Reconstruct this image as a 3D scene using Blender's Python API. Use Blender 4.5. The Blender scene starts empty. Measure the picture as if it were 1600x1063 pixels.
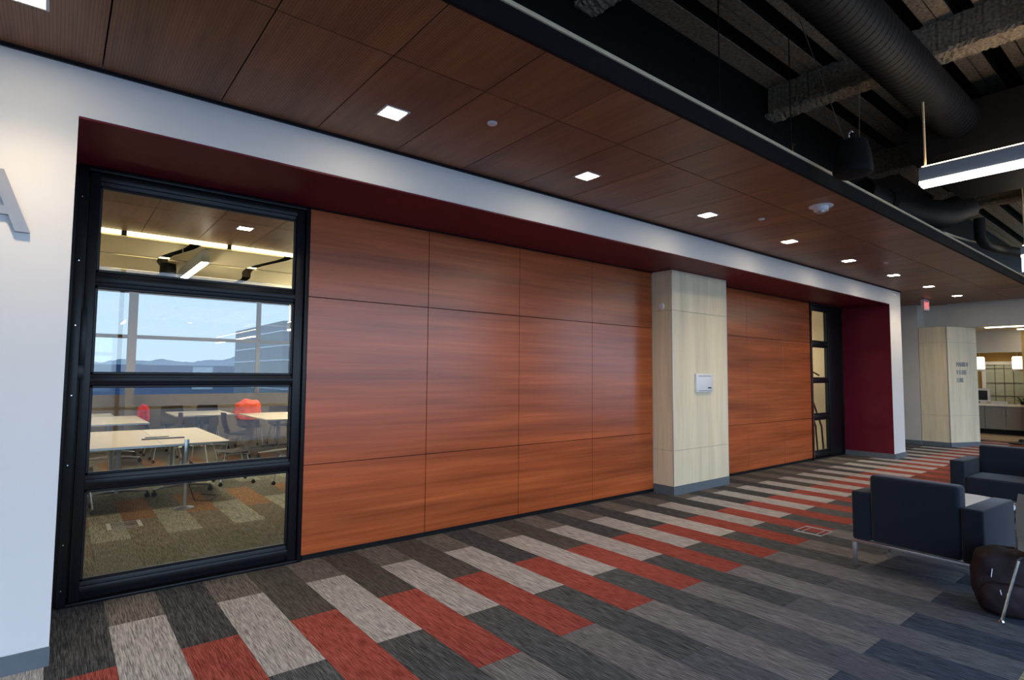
import bpy, bmesh, math, random
from mathutils import Vector, Matrix
random.seed(7)
SC = bpy.context.scene
COL = SC.collection

# ------------------------------------------------------------------ camera
CAM_H = 1.58
PITCH, YAW, ROLL, FPX = 0.0621, 0.6761, 0.0074, 885.2
fw = Vector((math.sin(YAW)*math.cos(PITCH), math.cos(YAW)*math.cos(PITCH), math.sin(PITCH)))
rt = Vector((math.cos(YAW), -math.sin(YAW), 0)); up = rt.cross(fw)
c_, s_ = math.cos(ROLL), math.sin(ROLL)
rt, up = c_*rt + s_*up, -s_*rt + c_*up
cd = bpy.data.cameras.new('camera'); cam = bpy.data.objects.new('camera', cd); COL.objects.link(cam)
M = Matrix((rt, up, -fw)).transposed().to_4x4(); M.translation = (0, 0, CAM_H)
cam.matrix_world = M
cd.sensor_width = 36; cd.lens = FPX/1600*36; cd.clip_end = 3000; cd.clip_start = 0.05
SC.camera = cam

def to_px(p):
    v = Vector(p) - Vector((0, 0, CAM_H)); z = v.dot(fw)
    if z < 0.05: return None
    return 800 + FPX*v.dot(rt)/z, 531.5 - FPX*v.dot(up)/z

# ------------------------------------------------------------------ world, exposure
w = bpy.data.worlds.new('sky'); SC.world = w; w.use_nodes = True
nt = w.node_tree; bg = nt.nodes['Background']
tc = nt.nodes.new('ShaderNodeTexCoord'); sep = nt.nodes.new('ShaderNodeSeparateXYZ')
rp = nt.nodes.new('ShaderNodeValToRGB')
nt.links.new(tc.outputs['Generated'], sep.inputs[0]); nt.links.new(sep.outputs['Z'], rp.inputs[0])
rp.color_ramp.elements[0].position = 0.0; rp.color_ramp.elements[0].color = (0.60, 0.78, 1.0, 1)
rp.color_ramp.elements[1].position = 0.6; rp.color_ramp.elements[1].color = (0.40, 0.62, 1.0, 1)
nt.links.new(rp.outputs[0], bg.inputs['Color']); bg.inputs['Strength'].default_value = 4.3
SC.view_settings.view_transform = 'Standard'; SC.view_settings.look = 'None'
SC.view_settings.gamma = 1; SC.view_settings.use_curve_mapping = False
SC.view_settings.exposure = 0.08
SC.cycles.max_bounces = 8; SC.cycles.diffuse_bounces = 4; SC.cycles.glossy_bounces = 4
SC.cycles.transmission_bounces = 6; SC.cycles.transparent_max_bounces = 12
SC.cycles.caustics_reflective = False; SC.cycles.caustics_refractive = False
SC.cycles.sample_clamp_indirect = 4
SC.cycles.use_denoising = True

DOWN_E, PEND_E, COVE_E, CLASS_E, SPOT_W = 60.0, 10.0, 6.0, 120.0, 95.0
WARM = (1.0, 0.78, 0.48)

# portals in the window wall behind the camera and in the classroom windows
def portal(name, loc, rot, sx, sy):
    l = bpy.data.lights.new(name, 'AREA'); l.shape = 'RECTANGLE'; l.size = sx; l.size_y = sy
    l.cycles.is_portal = True
    o = bpy.data.objects.new(name, l); o.location = loc; o.rotation_euler = rot; COL.objects.link(o)
WY = -3.4
portal('window_portal', (.3, WY+0.12, 1.87), (-math.pi/2, 0, math.pi), 18.6, 3.5)
portal('window_portal', (16.4, WY+0.12, 1.87), (-math.pi/2, 0, math.pi), 8.2, 3.5)
portal('window_portal', (4.5, 15-0.15, 2.2), (-math.pi/2, 0, 0), 15, 2.3)

# ------------------------------------------------------------------ materials
def new_mat(name):
    m = bpy.data.materials.new(name); m.use_nodes = True
    b = m.node_tree.nodes['Principled BSDF']; return m, m.node_tree, b
def mat(name, col, rough=0.5, metal=0, spec=0.5, noise=0.06, scale=12, bump=0, emit=None, estr=0):
    m, t, b = new_mat(name)
    b.inputs['Roughness'].default_value = rough; b.inputs['Metallic'].default_value = metal
    b.inputs['Specular IOR Level'].default_value = spec
    g = t.nodes.new('ShaderNodeNewGeometry'); n = t.nodes.new('ShaderNodeTexNoise')
    n.inputs['Scale'].default_value = scale; n.inputs['Detail'].default_value = 4
    t.links.new(g.outputs['Position'], n.inputs['Vector'])
    r = t.nodes.new('ShaderNodeValToRGB')
    r.color_ramp.elements[0].position = .3; r.color_ramp.elements[1].position = .7
    r.color_ramp.elements[0].color = (*[c*(1-noise) for c in col], 1)
    r.color_ramp.elements[1].color = (*[min(1, c*(1+noise)) for c in col], 1)
    t.links.new(n.outputs['Fac'], r.inputs[0]); t.links.new(r.outputs[0], b.inputs['Base Color'])
    if bump:
        bp = t.nodes.new('ShaderNodeBump'); bp.inputs['Strength'].default_value = bump; bp.inputs['Distance'].default_value = .01
        t.links.new(n.outputs['Fac'], bp.inputs['Height']); t.links.new(bp.outputs[0], b.inputs['Normal'])
    if emit:
        b.inputs['Emission Color'].default_value = (*emit, 1); b.inputs['Emission Strength'].default_value = estr
    return m
def streaky(name, stops, scale, rough, bands=None, bump=0.0, ribs=0, spec=0.5, sheen=0, objvar=0.0, detail=5, bdist=.003):
    """colour ramp over stretched world-space noise (wood grain, yarn)"""
    m, t, b = new_mat(name); L = t.links.new
    b.inputs['Roughness'].default_value = rough; b.inputs['Specular IOR Level'].default_value = spec
    g = t.nodes.new('ShaderNodeNewGeometry'); oi = t.nodes.new('ShaderNodeObjectInfo')
    ad = t.nodes.new('ShaderNodeVectorMath'); ad.operation = 'SCALE'
    cx = t.nodes.new('ShaderNodeCombineXYZ')
    for k in range(3): L(oi.outputs['Random'], cx.inputs[k])
    L(cx.outputs[0], ad.inputs[0]); ad.inputs['Scale'].default_value = 37.0 if objvar else 0.0
    av = t.nodes.new('ShaderNodeVectorMath'); L(g.outputs['Position'], av.inputs[0]); L(ad.outputs[0], av.inputs[1])
    mp = t.nodes.new('ShaderNodeMapping'); mp.inputs['Scale'].default_value = scale; L(av.outputs[0], mp.inputs['Vector'])
    n = t.nodes.new('ShaderNodeTexNoise'); n.inputs['Scale'].default_value = 1; n.inputs['Detail'].default_value = detail
    n.inputs['Roughness'].default_value = .6; L(mp.outputs[0], n.inputs['Vector'])
    r = t.nodes.new('ShaderNodeValToRGB'); els = r.color_ramp.elements
    els[0].position, els[0].color = stops[0][0], (*stops[0][1], 1)
    els[1].position, els[1].color = stops[-1][0], (*stops[-1][1], 1)
    for p_, c in stops[1:-1]:
        e = els.new(p_); e.color = (*c, 1)
    L(n.outputs['Fac'], r.inputs[0]); col = r.outputs[0]
    if bands:
        mp2 = t.nodes.new('ShaderNodeMapping'); mp2.inputs['Scale'].default_value = bands[0]; L(av.outputs[0], mp2.inputs['Vector'])
        n2 = t.nodes.new('ShaderNodeTexNoise'); n2.inputs['Scale'].default_value = 1; n2.inputs['Detail'].default_value = 2
        L(mp2.outputs[0], n2.inputs['Vector'])
        mr = t.nodes.new('ShaderNodeMapRange'); mr.inputs['From Min'].default_value = .3; mr.inputs['From Max'].default_value = .7
        mr.inputs['To Min'].default_value = 1-bands[1]; mr.inputs['To Max'].default_value = 1+bands[1]; L(n2.outputs['Fac'], mr.inputs['Value'])
        sc = t.nodes.new('ShaderNodeVectorMath'); sc.operation = 'SCALE'; L(col, sc.inputs[0]); L(mr.outputs[0], sc.inputs['Scale']); col = sc.outputs[0]
    if objvar:
        mr = t.nodes.new('ShaderNodeMapRange'); mr.inputs['To Min'].default_value = 1-objvar; mr.inputs['To Max'].default_value = 1+objvar
        L(oi.outputs['Random'], mr.inputs['Value'])
        sc = t.nodes.new('ShaderNodeVectorMath'); sc.operation = 'SCALE'; L(col, sc.inputs[0]); L(mr.outputs[0], sc.inputs['Scale']); col = sc.outputs[0]
    h = n.outputs['Fac']
    if ribs:   # narrow grooves running along Y
        sx = t.nodes.new('ShaderNodeSeparateXYZ'); L(g.outputs['Position'], sx.inputs[0])
        mu = t.nodes.new('ShaderNodeMath'); mu.operation = 'MULTIPLY'; mu.inputs[1].default_value = 1/ribs; L(sx.outputs['X'], mu.inputs[0])
        fr = t.nodes.new('ShaderNodeMath'); fr.operation = 'FRACT'; L(mu.outputs[0], fr.inputs[0])
        gt = t.nodes.new('ShaderNodeMath'); gt.operation = 'LESS_THAN'; gt.inputs[1].default_value = .22; L(fr.outputs[0], gt.inputs[0])
        mx = t.nodes.new('ShaderNodeMix'); mx.data_type = 'RGBA'; mx.blend_type = 'MULTIPLY'
        mf = t.nodes.new('ShaderNodeMath'); mf.operation = 'MULTIPLY'; mf.inputs[1].default_value = .7; L(gt.outputs[0], mf.inputs[0])
        L(mf.outputs[0], mx.inputs['Factor']); L(col, mx.inputs[6]); mx.inputs[7].default_value = (.35, .33, .3, 1); col = mx.outputs[2]
    L(col, b.inputs['Base Color'])
    if sheen: b.inputs['Sheen Weight'].default_value = sheen; b.inputs['Sheen Roughness'].default_value = .5
    if bump:
        bp = t.nodes.new('ShaderNodeBump'); bp.inputs['Strength'].default_value = bump; bp.inputs['Distance'].default_value = bdist
        L(h, bp.inputs['Height']); L(bp.outputs[0], b.inputs['Normal'])
    return m
def glass_mat(name, tint=(1, 1, 1), rough=0.0, ior=1.5):
    """thin glazing: clear transmission with Fresnel reflection, lets light and shadow rays through"""
    m = bpy.data.materials.new(name); m.use_nodes = True; t = m.node_tree; t.nodes.remove(t.nodes['Principled BSDF'])
    out = t.nodes['Material Output']; tr = t.nodes.new('ShaderNodeBsdfTransparent'); gl = t.nodes.new('ShaderNodeBsdfGlossy')
    fr = t.nodes.new('ShaderNodeFresnel'); mx = t.nodes.new('ShaderNodeMixShader'); g = t.nodes.new('ShaderNodeTexNoise')
    g.inputs['Scale'].default_value = .8; r = t.nodes.new('ShaderNodeMapRange'); r.inputs['To Min'].default_value = ior; r.inputs['To Max'].default_value = ior+.02
    t.links.new(g.outputs['Fac'], r.inputs['Value']); t.links.new(r.outputs[0], fr.inputs['IOR'])
    tr.inputs[0].default_value = (*tint, 1); gl.inputs['Roughness'].default_value = rough
    ge = t.nodes.new('ShaderNodeNewGeometry'); inv = t.nodes.new('ShaderNodeMath'); inv.operation = 'SUBTRACT'; inv.inputs[0].default_value = 1.0
    mu = t.nodes.new('ShaderNodeMath'); mu.operation = 'MULTIPLY'; mu2 = t.nodes.new('ShaderNodeMath'); mu2.operation = 'MULTIPLY'; mu2.inputs[1].default_value = 1.6; mu2.use_clamp = True
    t.links.new(ge.outputs['Backfacing'], inv.inputs[1]); t.links.new(fr.outputs[0], mu.inputs[0]); t.links.new(inv.outputs[0], mu.inputs[1]); t.links.new(mu.outputs[0], mu2.inputs[0])
    t.links.new(mu2.outputs[0], mx.inputs[0]); t.links.new(tr.outputs[0], mx.inputs[1]); t.links.new(gl.outputs[0], mx.inputs[2])
    t.links.new(mx.outputs[0], out.inputs[0]); return m
def emis(name, col, s):
    m = mat(name, (0.8, 0.8, 0.78), emit=col, estr=s); return m

MT = {}
def carpet(name, a, b2, c):
    MT[name] = streaky('carpet_'+name, [(.33, a), (.5, b2), (.67, c)], (190, 9, 1), 1.0, bands=((1.2, .8, 1), .06), bump=.4, spec=.05, sheen=0.0, objvar=.05, detail=3, bdist=.004)
carpet('light', (.15, .149, .156), (.36, .357, .37), (.58, .575, .60))
carpet('red', (.13, .027, .020), (.28, .066, .054), (.42, .12, .10))
carpet('rust', (.05, .025, .018), (.15, .060, .042), (.24, .10, .075))
carpet('brown', (.055, .05, .049), (.135, .126, .122), (.24, .225, .22))
carpet('charcoal', (.020, .022, .026), (.055, .059, .067), (.12, .125, .14))
carpet('taupe', (.038, .036, .035), (.080, .076, .074), (.13, .125, .12))
carpet('steel', (.045, .049, .056), (.105, .112, .127), (.18, .19, .215))
carpet('slate', (.028, .032, .036), (.075, .083, .092), (.15, .165, .18))
carpet('mauve', (.07, .07, .073), (.165, .16, .168), (.29, .285, .30))
carpet('navy', (.02, .026, .038), (.05, .062, .085), (.10, .125, .17))
carpet('ochre', (.14, .12, .06), (.34, .31, .18), (.55, .52, .38))
MT['cherry'] = streaky('cherry_veneer', [(.2, (.27, .052, .013)), (.5, (.38, .084, .022)), (.8, (.49, .122, .034))], (.8, 2, 30), .25,
                       bands=((.40, 1, 5.5), .30), spec=.55, detail=7)
MT['ceilwood'] = streaky('ceiling_veneer', [(.25, (.19, .080, .036)), (.5, (.26, .114, .052)), (.8, (.33, .155, .074))], (26, 1.6, 1), .42,
                         bands=((3.5, .7, 1), .22), ribs=.0157, spec=.4, objvar=.10)
MT['maple'] = streaky('maple_veneer', [(.25, (.72, .61, .41)), (.5, (.81, .71, .50)), (.8, (.86, .78, .58))], (22, 22, 1.4), .42,
                      bands=((5, 5, .3), .10), spec=.4)
MT['white'] = mat('white_wall_paint', (.78, .78, .78), .55, noise=.015, scale=2.0, spec=.35)
MT['burgundy'] = mat('burgundy_paint', (.14, .0085, .022), .5, noise=.04, scale=3, spec=.25)
MT['greywall'] = mat('grey_wall_paint', (.60, .58, .53), .7, noise=.03, scale=3)
MT['bulk'] = mat('bulkhead_paint', (.66, .63, .57), .7, noise=.02, scale=3)
MT['base'] = mat('rubber_base', (.12, .145, .17), .5, noise=.05)
MT['black'] = mat('black_metal', (.0055, .006, .009), .34, metal=0, spec=.28, noise=.15)
MT['blackpaint'] = mat('black_ceiling_paint', (.0075, .0078, .0085), .8, noise=.2, spec=.2)
MT['duct'] = mat('grey_black_duct', (.016, .0150, .014), .55, spec=.25, noise=.15, scale=8)
MT['fire'] = mat('sprayed_fireproofing', (.36, .29, .21), .95, noise=.45, scale=38, bump=1.0, spec=.1)
MT['cream'] = mat('cream_steel', (.88, .70, .44), .5, noise=.05)
MT['screw'] = mat('steel_screw', (.7, .7, .72), .25, metal=1)
MT['alu'] = mat('brushed_aluminium', (.62, .65, .70), .32, metal=1, noise=.05)
MT['chrome'] = mat('chrome', (.8, .8, .8), .12, metal=1, noise=.03)
MT['navyfab'] = streaky('navy_upholstery', [(.3, (.009, .012, .019)), (.7, (.017, .023, .037))], (240, 240, 240), .95, bump=.3, spec=.1, sheen=.22, detail=2, bdist=.001)
MT['tabletop'] = mat('cream_laminate', (.62, .50, .32), .35, noise=.03, scale=20)
MT['whitelam'] = mat('white_laminate', (.8, .84, .9), .25, noise=.02)
MT['plastic_w'] = mat('white_plastic', (.8, .82, .85), .35, noise=.02)
MT['plastic_g'] = mat('grey_plastic_shell', (.36, .335, .30), .5, noise=.04)
MT['plastic_b'] = mat('dark_plastic', (.022, .02, .02), .45, noise=.1)
MT['shell'] = mat('brown_grey_shell', (.085, .065, .055), .45, noise=.08)
MT['maroon'] = mat('maroon_nylon', (.013, .003, .006), .7, noise=.25, scale=30, bump=.3)
MT['orange'] = mat('orange_fabric', (.75, .10, .04), .8, noise=.1)
MT['redfab'] = mat('red_fabric', (.5, .02, .03), .8, noise=.1)
MT['cloud'] = mat('acoustic_panel', (.80, .70, .50), .9, noise=.03)
MT['glass'] = glass_mat('clear_glazing', (.93, .96, .94))
MT['tint'] = glass_mat('tinted_glazing', (.48, .48, .48))
MT['beige'] = mat('beige_wall_paint', (.72, .62, .46), .8, noise=.02)
MT['spandrel'] = mat('grey_brown_wall', (.20, .165, .13), .7, noise=.06)
MT['classfloor'] = mat('classroom_carpet', (.10, .085, .065), 1, noise=.2, scale=20)
MT['tile'] = mat('tan_floor_tile', (.36, .26, .16), .4, noise=.06, scale=2)
MT['olive'] = mat('ochre_wall_paint', (.28, .18, .05), .8, noise=.03)
MT['cabinet'] = mat('taupe_laminate', (.22, .19, .155), .5, noise=.04)
MT['counter'] = mat('cream_counter', (.8, .74, .62), .3, noise=.03)
MT['winpane'] = mat('pale_green_glass', (.42, .50, .44), .2, noise=.05)
MT['letter'] = mat('brushed_letter_metal', (.34, .35, .38), .42, metal=.6, noise=.03)
MT['slot'] = mat('grey_slot', (.35, .36, .42), .6)
MT['down'] = emis('downlight_diffuser', (1.0, .82, .58), DOWN_E)
MT['pend_up'] = emis('pendant_uplight', (1.0, .72, .42), 14.0)
MT['cloud_fill'] = emis('cloud_fill_glow', (1.0, .86, .60), 90.0)  # glow added on unseen classroom pendants to brighten the ceiling clouds
MT['pend'] = emis('pendant_diffuser', (1.0, .93, .80), PEND_E)
MT['cove'] = emis('cove_tube', (1.0, .80, .42), COVE_E)
MT['classlight'] = emis('classroom_tube', (1.0, .86, .62), CLASS_E)
MT['shadelit'] = emis('lit_glass_shade', (1.0, .80, .50), 3.0)
MT['striplit'] = emis('hall_strip', (1.0, .80, .50), 12.0)
MT['exitred'] = emis('exit_letter_red', (1.0, .06, .08), .9)
MT['exitwhite'] = mat('exit_housing', (.75, .6, .6), .4)
MT['brass'] = mat('brass', (.7, .42, .15), .3, metal=1)
MT['grass'] = mat('meadow', (.10, .17, .06), 1, noise=.25, scale=.05)
MT['paving'] = mat('pale_paving', (.24, .25, .26), .9, noise=.1, scale=.3)
MT['woods'] = mat('wooded_hill', (.12, .15, .11), 1, noise=.3, scale=.08)
MT['hazewoods'] = mat('hazed_wooded_hill', (.30, .35, .37), 1, noise=.12, scale=.03)  # grey-blue haze of distance is mixed into this colour
MT['bluereflect'] = mat('blue_reflection_tone', (.09, .14, .28), .6, noise=.1, scale=.5)
MT['greyreflect'] = mat('grey_reflection_tone', (.20, .21, .23), .6, noise=.06)
MT['screen'] = mat('dark_screen', (.01, .01, .012), .2)
MT['leaf'] = mat('green_leaf', (.04, .10, .03), .6)

# ------------------------------------------------------------------ mesh helpers
def bm_box(bm, x0, y0, z0, x1, y1, z1, bevel=0, seg=2, mi=0, mtx=None):
    r = bmesh.ops.create_cube(bm, size=1)
    vs = r['verts']
    bmesh.ops.scale(bm, vec=(x1-x0, y1-y0, z1-z0), verts=vs)
    bmesh.ops.translate(bm, vec=((x0+x1)/2, (y0+y1)/2, (z0+z1)/2), verts=vs)
    fs = set(f for v in vs for f in v.link_faces)
    if bevel:
        es = list(set(e for v in vs for e in v.link_edges))
        rb = bmesh.ops.bevel(bm, geom=es, offset=bevel, segments=seg, profile=.5, affect='EDGES')
        fs = set(rb['faces']) | set(f for f in fs if f.is_valid)
        vs = list(set(v for f in fs for v in f.verts))
    if mi:
        for f in fs: f.material_index = mi
    if mtx is not None: bmesh.ops.transform(bm, matrix=mtx, verts=list(set(vs)))
    return list(vs)
def bm_tube(bm, pts, r, n=10, cap=True, radii=None):
    pts = [Vector(p) for p in pts]; rings = []
    for i, p in enumerate(pts):
        if i == 0: d = pts[1]-p
        elif i == len(pts)-1: d = p-pts[i-1]
        else: d = (pts[i+1]-p).normalized() + (p-pts[i-1]).normalized()
        d.normalize(); a = Vector((0, 0, 1)) if abs(d.z) < .9 else Vector((1, 0, 0))
        u = d.cross(a).normalized(); v = d.cross(u).normalized(); rr = radii[i] if radii else r
        rings.append([bm.verts.new(p + rr*(math.cos(t)*u+math.sin(t)*v)) for t in [2*math.pi*k/n for k in range(n)]])
    for a, b in zip(rings, rings[1:]):
        for k in range(n): bm.faces.new((a[k], a[(k+1) % n], b[(k+1) % n], b[k]))
    if cap: bm.faces.new(rings[0][::-1]); bm.faces.new(rings[-1])
def bm_lathe(bm, prof, n=24, c=(0, 0, 0)):
    rings = []
    for r, z in prof: rings.append([bm.verts.new((c[0]+r*math.cos(2*math.pi*k/n), c[1]+r*math.sin(2*math.pi*k/n), c[2]+z)) for k in range(n)])
    for a, b in zip(rings, rings[1:]):
        for k in range(n): bm.faces.new((a[k], a[(k+1) % n], b[(k+1) % n], b[k]))
    bm.faces.new(rings[0][::-1]); bm.faces.new(rings[-1])
def bm_prism(bm, pts2, ax, a, b):
    """pts2 polygon extruded along axis ax between a and b"""
    def P(p, t): return {'x': (t, p[0], p[1]), 'y': (p[0], t, p[1]), 'z': (p[0], p[1], t)}[ax]
    A = [bm.verts.new(P(p, a)) for p in pts2]; B = [bm.verts.new(P(p, b)) for p in pts2]
    n = len(pts2)
    for k in range(n): bm.faces.new((A[k], A[(k+1) % n], B[(k+1) % n], B[k]))
    bm.faces.new(A[::-1]); bm.faces.new(B)
def to_mesh(bm, name, m, smooth=False):
    bmesh.ops.recalc_face_normals(bm, faces=bm.faces[:])
    me = bpy.data.meshes.new(name); bm.to_mesh(me); bm.free()
    for k in (m if isinstance(m, (list, tuple)) else [m]): me.materials.append(MT[k] if isinstance(k, str) else k)
    if smooth:
        for p in me.polygons: p.use_smooth = True
        me.set_sharp_from_angle(angle=math.radians(35))
    return me
def link(name, me, parent=None, loc=(0, 0, 0), rot=(0, 0, 0)):
    o = bpy.data.objects.new(name, me); COL.objects.link(o); o.location = loc; o.rotation_euler = rot
    if parent: o.parent = parent
    return o
def obj(name, bm, m, parent=None, smooth=False, loc=(0, 0, 0), rot=(0, 0, 0)):
    return link(name, to_mesh(bm, name, m, smooth), parent, loc, rot)
def box(name, d, m, parent=None, bevel=0, **k):
    bm = bmesh.new(); bm_box(bm, *d, bevel=bevel); return obj(name, bm, m, parent, smooth=bevel > 0, **k)
def boxes(name, ds, m, parent=None, bevel=0, **k):
    bm = bmesh.new()
    for d in ds: bm_box(bm, *d, bevel=bevel)
    return obj(name, bm, m, parent, smooth=bevel > 0, **k)
def struct(o): o['kind'] = 'structure'; return o
def tag(o, label, cat, group=None):
    o['label'] = label; o['category'] = cat
    if group: o['group'] = group
    return o
def thing(name, label, cat, loc=(0, 0, 0), rz=0, group=None):
    o = bpy.data.objects.new(name, None); o.empty_display_size = .1; COL.objects.link(o)
    o.location = loc; o.rotation_euler = (0, 0, rz); return tag(o, label, cat, group)
def empty_struct(name):
    o = bpy.data.objects.new(name, None); o.empty_display_size = .1; COL.objects.link(o); o['kind'] = 'structure'; return o
def dup(o, loc, rz, label):
    r = o.copy(); COL.objects.link(r); r.location = loc; r.rotation_euler = (0, 0, rz); r['label'] = label
    for ch in o.children:
        c = ch.copy(); COL.objects.link(c); c.parent = r
        for g in ch.children:
            d = g.copy(); COL.objects.link(d); d.parent = c
    return r
def T(d, rot=None):
    return Matrix.Translation(d) @ (rot if rot is not None else Matrix.Identity(4))

# ================================================================== SHELL
D, WB, DY, HC, HO = 4.02, 4.91, 4.97, 3.35, 3.045     # front wall, wood wall, glass door line, ceiling, opening head
XL, XR, XE = 0.035, 12.80, 13.41
# ---- floor: slab, then carpet planks
floor = struct(box('floor', (-9, WY-.15, -.25, 18.9, 15.2, -.006), 'classfloor'))
P, X0, LEN = .3048, .3232, 1.2192
cands = []
def colour(i, k):
    """k = row index, 0 nearest the wood wall"""
    h = random.Random(i*31+k*7)
    if i % 2 == 0:
        if k <= 0: return 'brown'
        if k == 1: return 'light'
        if k == 2: return 'rust' if i >= 32 else 'slate'
        if k == 3: return 'steel' if i < 20 else 'taupe'
        return 'ochre' if (i == 12 and k == 4) else h.choice(['navy', 'mauve', 'slate'])
    if k <= 0: return 'charcoal' if h.random() < .5 else ('taupe' if h.random() < .6 else 'charcoal')
    if k == 1: return 'red'
    if k == 2: return 'mauve'
    if k == 3: return 'navy' if i < 16 else 'charcoal'
    return h.choice(['slate', 'mauve', 'navy'])
def add_planks(i0, i1, even_top, odd_top, ymin, ymax, colf, xmax=99, wall=None):
    for i in range(i0, i1):
        x = X0 + P*i
        top = even_top if i % 2 == 0 else odd_top
        k = -3
        while True:
            a = top - LEN*k; b = a + LEN       # row k spans a..b ; k=0 is above 'top'
            if b < ymin: break
            lo, hi = max(a, ymin), min(b, ymax)
            if wall and x + P*.5 < wall[0]: hi = min(hi, wall[1])
            if hi - lo > .03:
                cands.append((x, lo, hi, colf(i, k)))
            k += 1
def classcol(i, k):
    h = random.Random(i*17+k*5)
    if i % 2 == 0: return 'class_grey' if k % 2 == 0 else 'class_dark'
    return 'class_rust' if k % 3 == 0 else 'class_dark'
carpet('class_grey', (.08, .08, .07), (.19, .19, .165), (.32, .32, .28))
carpet('class_dark', (.045, .044, .038), (.11, .108, .092), (.19, .185, .16))
carpet('class_rust', (.08, .045, .026), (.18, .10, .058), (.27, .16, .10))
add_planks(-8, 60, 4.39, 3.79, WY+.05, 4.99, colour, wall=(XL, 4.01))
add_planks(-4, 24, 6.56, 7.35, 5.0, 14.9, classcol)
def score(c):
    x, lo, hi, _ = c; best = 0; pts = []
    for px in (x, x+P/2, x+P):
        for py in (lo, (lo+hi)/2, hi):
            q = to_px((px, py, 0)); pts.append(q)
    vis = [q for q in pts if q and -5 < q[0] < 1605 and 0 < q[1] < 1070]
    if not vis: return 0
    if hi > 5.0:
        if not any(120 < q[0] < 465 for q in vis): return 0
        q0 = [q for q in pts if q]
    q0 = [q for q in pts if q]
    if x < XL-.2 and lo > 4.0: return 0
    return 1e4/((x+P/2)**2 + ((lo+hi)/2)**2) * (hi-lo)
cands = [(score(c), c) for c in cands]; cands.sort(key=lambda t: -t[0])
mcache = {}
def plank_mesh(w_, l_, m):
    key = (round(w_, 3), round(l_, 3), m)
    if key not in mcache:
        bm = bmesh.new(); bm_box(bm, .0008, .0008, -.006, w_-.0008, l_-.0008, 0); mcache[key] = to_mesh(bm, 'carpet_plank', m)
    return mcache[key]
used = [c for s, c in cands if s > 0][:298]
rest = [c for s, c in cands if c not in used]
for x, lo, hi, m in used:
    link('carpet_plank', plank_mesh(P, hi-lo, m), floor, (x, lo, 0))
bm = bmesh.new(); ms = sorted(set(c[3] for c in rest))
for x, lo, hi, m in rest:
    bm_box(bm, x+.001, lo+.001, -.006, x+P-.001, hi-.001, 0, mi=ms.index(m))
o = obj('carpet_field', bm, ms, floor); o['kind'] = 'stuff'

# ---- white front wall (left part, header, right part) with burgundy lining
wl = struct(box('wall_left', (-9, D, 0, XL, 5.0, HC), 'white'))
struct(box('baseboard_left', (-9, D-.012, 0, XL+.004, D+.004, .10), 'base'))
wf = struct(box('wall_front', (XL, D, HO, XR, 5.0, HC+.0), 'white'))
box('soffit_lining', (XL, D+.004, HO-.012, XR, 4.999, HO), 'burgundy', wf)
wr = struct(box('wall_right', (XR, D, 0, XE, 6.4, HC), 'white'))
box('niche_lining', (XR-.012, D+.004, .0, XR, 4.999, HO-.012), 'burgundy', wr)
struct(boxes('baseboard_right', [(XR-.026, D-.010, 0, XR-.012, 4.96, .10), (XR-.026, D-.024, 0, XE+.012, D-.001, .10), (XE, D, 0, XE+.012, 6.4, .10)], 'base'))
struct(box('trim_1', (-9, D-.016, HC-.022, XE+.016, D-.001, HC), 'black'))        # shadow reveal under the ceiling

# ---- cherry panel wall, left field (4 columns) and right field (3 columns)
wb = empty_struct('wall_back')
ZR = [.045, .800, 2.248, HO-.022]
def panel_cols(xs):
    for a, b in zip(xs, xs[1:]):
        for z0, z1 in zip(ZR, ZR[1:]):
            bm = bmesh.new(); bm_box(bm, 0, 0, 0, b-a-.006, .03, z1-z0-.006, bevel=.0015, seg=1)
            obj('wood_panel', bm, 'cherry', wb, loc=(a+.003, WB, z0+.003))
panel_cols([1.672, 2.865, 4.045, 5.23, 6.44])
panel_cols([7.80, 8.97, 10.20, 11.40])
boxes('panel_backing', [(1.67, WB+.03, .0, 6.5, 5.0, HO-.012), (7.75, WB+.03, 0, 11.40, 5.0, HO-.012)], 'black', wb)
boxes('panel_toe', [(1.69, WB+.012, 0, 6.5, WB+.03, .045), (7.8, WB+.012, 0, 11.4, WB+.03, .045)], 'blackpaint', wb)
boxes('panel_cap', [(1.66, WB-.006, HO-.022, 6.46, WB+.03, HO-.012), (7.8, WB-.006, HO-.022, 11.42, WB+.03, HO-.012)], 'black', wb)

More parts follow.
